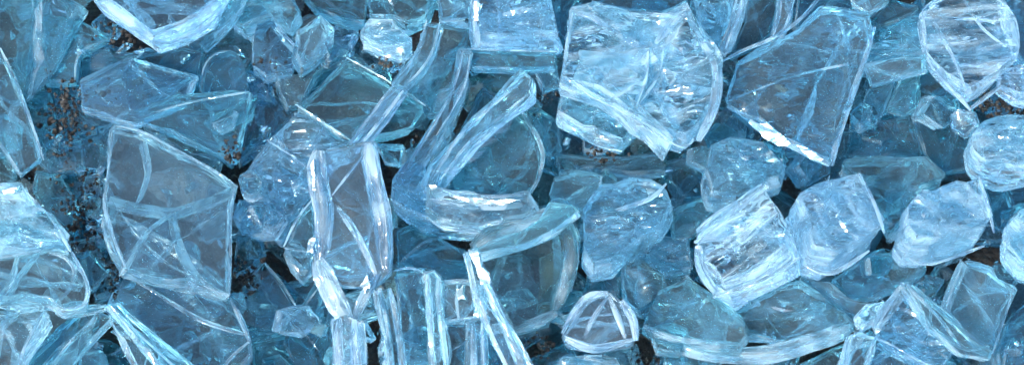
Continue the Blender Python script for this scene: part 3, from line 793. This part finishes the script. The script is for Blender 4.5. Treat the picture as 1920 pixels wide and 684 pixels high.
S('glass_shard', 'curved deep teal shard sweeping down from the fluted slab to the round knob', [(1724,132),(1752,124),(1800,180),(1830,214),(1816,262),(1818,310),(1770,322),(1740,290),(1714,214)], .20, 46, (0,16), 'deep')
S('glass_fragment', 'teal wedge left of the small dark triangular gap under the level bar', [(1630,164),(1682,146),(1660,210),(1648,226),(1612,206)], .22, 36, (0,12), 'teal')
S('glass_fragment', 'teal flake right of the small dark triangular gap under the level bar', [(1690,148),(1724,136),(1724,196),(1700,212),(1664,202)], .23, 36, (0,10), 'teal')
S('glass_shard', 'dark window-like pane with straight streaks, right of the slanting post', [(1598,216),(1660,222),(1706,214),(1722,256),(1730,290),(1660,296),(1590,292)], .16, 40, (0,14), 'deep', mat=M_STREAK)
S('glass_shard', 'long streaky slab below the dark window-like pane, flecked with gold glints', [(1582,302),(1650,296),(1736,294),(1774,326),(1720,352),(1660,400),(1640,372),(1600,330)], .22, 60, (0,22), 'teal', mat=M_STREAK)
S('glass_chunk', 'dull rough lump left of the black gap under the blinding strip', [(1330,268),(1368,248),(1432,266),(1476,318),(1468,352),(1410,380),(1384,400),(1330,386),(1320,326)], .28, 60, (0,20), 'blue', mat=M_CHUNK, corner=.02)
# ---- right chunks
S('glass_chunk', 'large gleaming prism lying on its side, ribbed lengthwise with a glittering left end', [(1298,450),(1352,404),(1420,352),(1450,336),(1480,382),(1504,446),(1502,488),(1430,536),(1360,576),(1330,558),(1298,510)], .38, 110, (34,44), 'pale', mat=M_FLUTE, edge=M_BRIGHT, corner=.02, facets=[[(1304,464),(1314,456),(1318,476)]], bars=[([(1302,455),(1360,408),(1440,348)],10),([(1336,556),(1420,530),(1500,482)],10),([(1308,460),(1316,505),(1342,548)],16),([(1340,490),(1400,450),(1460,400)],4)])
S('glass_chunk', 'crazed cube sitting right against the large gleaming prism', [(1482,372),(1530,336),(1610,318),(1640,376),(1662,440),(1620,482),(1560,518),(1518,504),(1502,450)], .36, 110, (-20,60), 'pale', mat=M_ICE, edge=M_BRIGHT, corner=.02, facets=[[(1572,414),(1582,416),(1592,434),(1584,432)]], bars=[([(1610,324),(1638,380),(1658,436)],7),([(1508,496),(1560,512),(1630,470)],8)])
S('glass_chunk', 'crazed cube standing alone near the right edge', [(1698,404),(1722,366),(1790,330),(1836,328),(1852,380),(1864,432),(1850,462),(1744,498),(1708,490),(1692,462)], .36, 110, (-14,44), 'pale', mat=M_ICE, edge=M_BRIGHT, corner=.02, bars=[([(1836,332),(1852,384),(1864,436)],7),([(1704,482),(1744,494),(1846,460)],7)])
S('glass_chunk', 'smooth oval lump cut by the right edge, lower than the round knob', [(1884,436),(1904,392),(1960,376),(1960,540),(1916,522),(1890,480)], .32, 70, (0,18), 'pale', mat=M_ICE, edge=M_BRIGHT, corner=.14)
S('glass_fragment', 'teal slab in the gap between the two crazed cubes', [(1640,376),(1696,352),(1722,366),(1694,412),(1668,436),(1650,410)], .20, 40, (0,14), 'teal', mat=M_STREAK)
S('glass_shard', 'smooth teal plate running under the two crazed cubes', [(1560,520),(1620,484),(1690,470),(1742,500),(1700,536),(1640,560),(1590,556)], .20, 44, (0,14), 'teal')
S('glass_fragment', 'fragment above the oval lump, dark and wedge-shaped at the right edge', [(1842,340),(1890,352),(1904,390),(1880,430),(1866,420),(1856,376)], .16, 40, (0,14), 'deep')
# ---- bottom right
S('glass_chunk', 'long low ribbed slab below the large gleaming prism, left of the curved trough', [(1206,606),(1230,540),(1290,512),(1340,548),(1392,596),(1402,624),(1384,652),(1296,640),(1230,622)], .28, 56, (0,22), 'teal', mat=M_STREAK, corner=.02, bars=[([(1208,610),(1260,632),(1330,640),(1388,644)],10)])
S('glass_shard', 'curved trough-shaped shard with a pale lower lip, at the bottom right of the centre', [(1362,586),(1430,546),(1500,520),(1560,560),(1604,606),(1560,622),(1480,636),(1402,624)], .24, 50, (0,22), 'teal', mat=M_STREAK, bars=[([(1215,618),(1290,650),(1380,662),(1440,660),(1490,648),(1548,630),(1596,608)],30)])
S('glass_fragment', 'dusty flake speckled with soil above the curved trough', [(1496,520),(1556,524),(1592,560),(1640,566),(1606,604),(1560,560)], .22, 34, (0,12), 'teal', mat=M_DIRTY)
S('glass_splinter', 'broad straight bar slanting down right from a sharp tip, across the bottom right', [(1698,530),(1716,530),(1770,580),(1826,632),(1862,656),(1858,672),(1800,664),(1744,606)], .36, 30, (-8,8), 'teal', mat=M_DIRTY, edge=M_BRIGHT, bars=[([(1700,534),(1756,590),(1802,650)],7)])
S('glass_splinter', 'short glinting splinter meeting the tip of the broad slanting bar', [(1694,526),(1700,548),(1672,590),(1644,622),(1638,608),(1660,566)], .36, 26, (2,8), 'pale', edge=M_BRIGHT, bars=[([(1694,532),(1666,576),(1642,618)],5)])
S('glass_splinter', 'thin upright rod leaning below the lone crazed cube', [(1800,492),(1814,488),(1794,540),(1776,588),(1764,582),(1780,536)], .36, 22, (2,6), 'pale', edge=M_BRIGHT, bars=[([(1806,492),(1784,544),(1770,584)],4)])
S('glass_shard', 'frosted three-cornered pane between the thin rod and the right edge', [(1812,490),(1858,500),(1908,540),(1884,600),(1862,668),(1820,636),(1780,584)], .28, 44, (0,14), 'blue', mat=M_DIRTY, bars=[([(1900,540),(1880,606),(1860,662)],4)])
S('glass_shard', 'clouded pane held between the glinting splinter and the broad slanting bar', [(1696,548),(1744,600),(1796,654),(1760,690),(1690,664),(1646,626),(1666,590)], .26, 40, (0,14), 'blue', mat=M_CHUNK, bars=[([(1600,622),(1660,640),(1740,684)],4)])
S('glass_chunk', 'sparkling stub at the left foot of the glinting splinter', [(1606,602),(1628,566),(1660,560),(1646,610),(1620,630)], .30, 40, (0,12), 'pale', mat=M_ICE, edge=M_BRIGHT)
S('glass_shard', 'pale pyramid-shaped shard at the bottom edge under the sparkling stub', [(1568,716),(1592,630),(1616,618),(1648,630),(1640,660),(1620,716)], .30, 50, (-4,10), 'pale', edge=M_BRIGHT, bars=[([(1598,626),(1580,716)],8),([(1644,628),(1618,700)],7)])
S('glass_shard', 'dull bottom pane right of the pale pyramid-shaped shard', [(1646,640),(1700,672),(1760,716),(1622,716)], .22, 40, (0,14), 'blue')
S('glass_shard', 'dark teal shard in the bottom right corner of the heap', [(1868,660),(1900,580),(1960,540),(1960,716),(1880,716)], .20, 44, (0,14), 'deep', bars=[([(1888,640),(1876,716)],7)])
S('glass_fragment', 'small shard at the bottom edge left of the pale pyramid', [(1500,680),(1560,650),(1590,640),(1566,716),(1500,716)], .18, 40, (0,14), 'teal')
S('glass_fragment', 'upright teal slab at the bottom edge under the long ribbed slab', [(1246,656),(1300,650),(1356,664),(1352,716),(1250,716)], .18, 44, (0,12), 'teal')
S('glass_fragment', 'dim slab at the bottom edge under the lip of the curved trough', [(1362,668),(1440,674),(1500,664),(1496,716),(1360,716)], .14, 44, (0,12), 'deep')
S('glass_fragment', 'dull blue fragment at the bottom edge left of the streaked bar', [(556,580),(600,520),(622,556),(624,640),(600,700),(560,716),(530,640)], .14, 44, (0,14), 'deep', bars=[([(552,600),(600,660)],4),([(560,590),(606,526)],4)])
S('glass_fragment', 'flat dark piece at the bottom edge right of the splinter tent', [(474,640),(540,620),(590,660),(560,716),(470,716)], .12, 40, (0,14), 'deep')
S('glass_fragment', 'curved blue fragment between the right pillar and the leaning smooth bar', [(742,430),(790,412),(830,446),(880,470),(884,510),(850,524),(800,500),(744,500)], .18, 44, (0,16), 'deep', bars=[([(748,494),(800,452),(862,438)],6)])
S('glass_fragment', 'teal plate behind the thin gap above the arched strip', [(600,124),(650,108),(612,150),(572,188)], .12, 34, (0,12), 'deep')
S('glass_fragment', 'teal fragment at the top edge between the layered chunk and the glittering chip', [(560,-20),(690,-20),(684,40),(650,40),(620,30),(590,16)], .18, 44, (0,16), 'deep', bars=[([(600,-10),(640,24),(680,44)],9)])
S('glass_fragment', 'blue fragment at the top edge above the glittering chip', [(690,-30),(820,-30),(800,30),(760,50),(736,32),(694,30)], .22, 44, (0,16), 'teal', mat=M_STREAK)
S('glass_fragment', 'small piece at the top edge behind the clear upright block', [(820,-30),(892,-30),(880,44),(826,40)], .24, 44, (0,16), 'blue', mat=M_STREAK)
S('glass_fragment', 'dark piece at the top edge left of the big cracked cluster', [(1030,-30),(1100,-30),(1070,12),(1062,70),(1044,60)], .18, 40, (0,14), 'deep')
S('glass_fragment', 'dark blue sliver at the top edge over the big cracked cluster', [(1110,-40),(1280,-40),(1288,0),(1240,22),(1180,20),(1110,2)], .22, 40, (0,14), 'deep')
S('glass_shard', 'blue slab tucked between the big cracked cluster and the bent bright strip', [(1296,-30),(1384,-30),(1364,50),(1352,110),(1316,54)], .24, 44, (0,14), 'blue', mat=M_CHUNK)
S('glass_shard', 'long pale slab at the top edge right of the V-tipped shard', [(418,-20),(460,-20),(450,20),(404,66),(380,90),(372,80),(404,50)], .26, 40, (2,12), 'teal')
S('glass_fragment', 'teal fragment below the left crazed wall of the big cracked cluster', [(960,212),(1010,206),(1048,224),(1052,270),(1030,300),(1016,262),(986,236)], .16, 40, (0,14), 'teal')
S('glass_fragment', 'dull fragment left of the dull rough lump, under the big cracked cluster', [(1250,300),(1320,290),(1320,360),(1280,372),(1256,340)], .12, 40, (0,14), 'deep')

for g in ((124,218,46,80,.19,330),(160,395,60,110,.14,420),(432,284,22,22,.26,60),(212,520,20,40,.2,90),(460,520,36,34,.17,120),
          (1128,288,60,14,.24,60),(1880,192,70,44,.22,360),(236,62,60,26,.2,120),(788,288,16,36,.2,30),(505,120,40,12,.2,20),
          (1000,180,40,30,.14,60),(1010,650,30,40,.14,80),(1215,664,40,24,.14,60),(1800,160,40,40,.2,40),(730,120,40,10,.26,40),(180,180,90,30,.18,40),
          (1000,340,900,330,.03,400)):
    grains(*g)
build_grains()
build_crumbs()
build_heap_beyond()

# ---- pieces deeper in the heap, seen in the gaps and through the shards above
fill = random.Random(4)


ANCHORS = (('big fan-shaped pane', 320, 390), ('twin-pillared shard', 660, 410), ('ring-shaped plate', 1000, 510), ('big cracked cluster', 1200, 140), ('large gleaming prism', 1400, 460),
           ('lone crazed cube', 1780, 415), ('V-tipped shard', 290, 40), ('gem-like lump', 1125, 605), ('arched clear pane', 910, 300), ('tilted square plate', 680, 185), ('glittering chip', 725, 75),
           ('wide pale-ribbed pane', 1510, 160), ('huge fluted slab', 1820, 80), ('round crazed knob', 1880, 280), ('low splinter tent', 210, 620), ('knuckled shard', 80, 530), ('upper soil patch', 124, 215),
           ('boxy clear corner piece', 868, 565), ('curved trough', 1490, 600), ('broad slanting bar', 1780, 600), ('clear top block', 960, 40), ('square teal plate', 500, 560), ('layered rounded lump', 1180, 420),
           ('top left corner', 10, 10), ('fluted bottom edge pieces', 700, 670), ('dark prism', 1680, 25), ('oval right lump', 1915, 460), ('faceted top wedge', 490, 15), ('rounded dull shard', 310, 150), ('black lower right gap', 1500, 330))
USED = set()
SKIP = set()
COUNT = [0]
WORD = {3: 'three-sided', 4: 'four-sided', 5: 'five-sided', 6: 'six-sided', 7: 'many-sided'}


def describe(x, y, m, rad, tint, mat):
    look = {M_PANE.name: 'smooth', M_DIRTY.name: 'dusty', M_STREAK.name: 'fluted', M_CHUNK.name: 'crumpled', M_CLEAN.name: 'clear'}[mat.name]
    size = 'large' if rad > 72 else 'medium' if rad > 44 else 'small'
    for nm, ax, ay in sorted(ANCHORS, key=lambda q: (q[1] - x) ** 2 + (q[2] - y) ** 2):
        dx, dy = x - ax, y - ay
        ang = math.degrees(math.atan2(-dy, dx)) % 360
        if dx * dx + dy * dy < 45 ** 2: where = 'under'
        else: where = ('right of', 'above and right of', 'above', 'above and left of', 'left of', 'below and left of', 'below', 'below and right of')[int((ang + 22.5) // 45) % 8]
        lab = f"{size} {look} {dict(deep='dark teal', teal='teal', blue='blue')[tint]} {WORD[m]} fragment sunk {where} the {nm}"
        if lab not in USED:
            USED.add(lab)
            return lab


def buried(x, y, r0, r1, hlo, hhi, mats):
    m = fill.choice((3, 4, 4, 5, 5, 6))
    rad = fill.uniform(r0, r1); ph = fill.uniform(0, 6.3)
    poly = [(x + rad * fill.uniform(.7, 1.15) * math.cos(ph + 6.283 * i / m), y + rad * fill.uniform(.6, 1.0) * math.sin(ph + 6.283 * i / m)) for i in range(m)]
    t = fill.uniform(36, 60) * min(1, rad / 50)
    a1 = fill.uniform(0, 6.3); e1 = t * fill.uniform(.1, .7)
    h = fill.uniform(hlo, hhi); tint = fill.choice(('deep', 'teal', 'blue', 'deep')); mat = fill.choice(mats)
    COUNT[0] += 1
    if COUNT[0] in SKIP:
        SEED[0] += 1
        return
    S('glass_fragment', describe(x, y, m, rad, tint, mat), poly, h, t, (e1 * math.cos(a1), e1 * .6 * math.sin(a1) + t * .3), tint, mat=mat, group='fragments sunk in the heap')


for gy in range(6):
    for gx in range(15):
        buried(-20 + gx * 140 + fill.uniform(-45, 45) + (gy % 2) * 60, -10 + gy * 142 + fill.uniform(-40, 40), 66, 112, .03, .08, (M_PANE, M_DIRTY, M_STREAK))
for gy in range(6):
    for gx in range(16):
        buried(gx * 124 + fill.uniform(-50, 50) + (gy % 2) * 60, 20 + gy * 130 + fill.uniform(-45, 45), 28, 56, .09, .17, (M_PANE, M_CHUNK, M_STREAK))
for i in range(64):
    bx, by = 20 + (i * 30.2) % 1900, fill.uniform(10, 680)
    if bx < 480 and by < 350: continue
    buried(bx, by, 20, 46, .16, .25, (M_PANE, M_CHUNK, M_STREAK, M_CLEAN))

# ------------------------------------------------------------------ light
w = bpy.data.worlds.new('World')
SC.world = w
w.use_nodes = True
nt = w.node_tree
sky = nt.nodes.new('ShaderNodeTexSky')
sky.sky_type = 'NISHITA'
sky.sun_disc = False
sky.sun_elevation = SUN_EL
sky.sun_rotation = SUN_AZ
sky.ozone_density = 0.8
sky.dust_density = 2.5
bg = nt.nodes['Background']
nt.links.new(sky.outputs[0], bg.inputs[0])
bg.inputs[1].default_value = 0.11
sun = bpy.data.lights.new('sun', 'SUN')
sun.energy = 1.5
sun.angle = math.radians(11)
sun.color = (1, .98, .95)
so = bpy.data.objects.new('sun', sun)
COL.objects.link(so)
d = SUN_DIR
so.rotation_euler = d.to_track_quat('Z', 'Y').to_euler()
so.location = d * 6

SC.view_settings.view_transform = 'Standard'
SC.view_settings.look = 'None'
SC.view_settings.exposure = 2.0
SC.view_settings.gamma = 1
SC.cycles.max_bounces = 24
SC.cycles.transmission_bounces = 24
SC.cycles.glossy_bounces = 8
SC.cycles.diffuse_bounces = 4
SC.cycles.transparent_max_bounces = 16
SC.cycles.sample_clamp_indirect = 8
SC.cycles.blur_glossy = 0.0
SC.cycles.use_denoising = True
SC.render.film_transparent = False
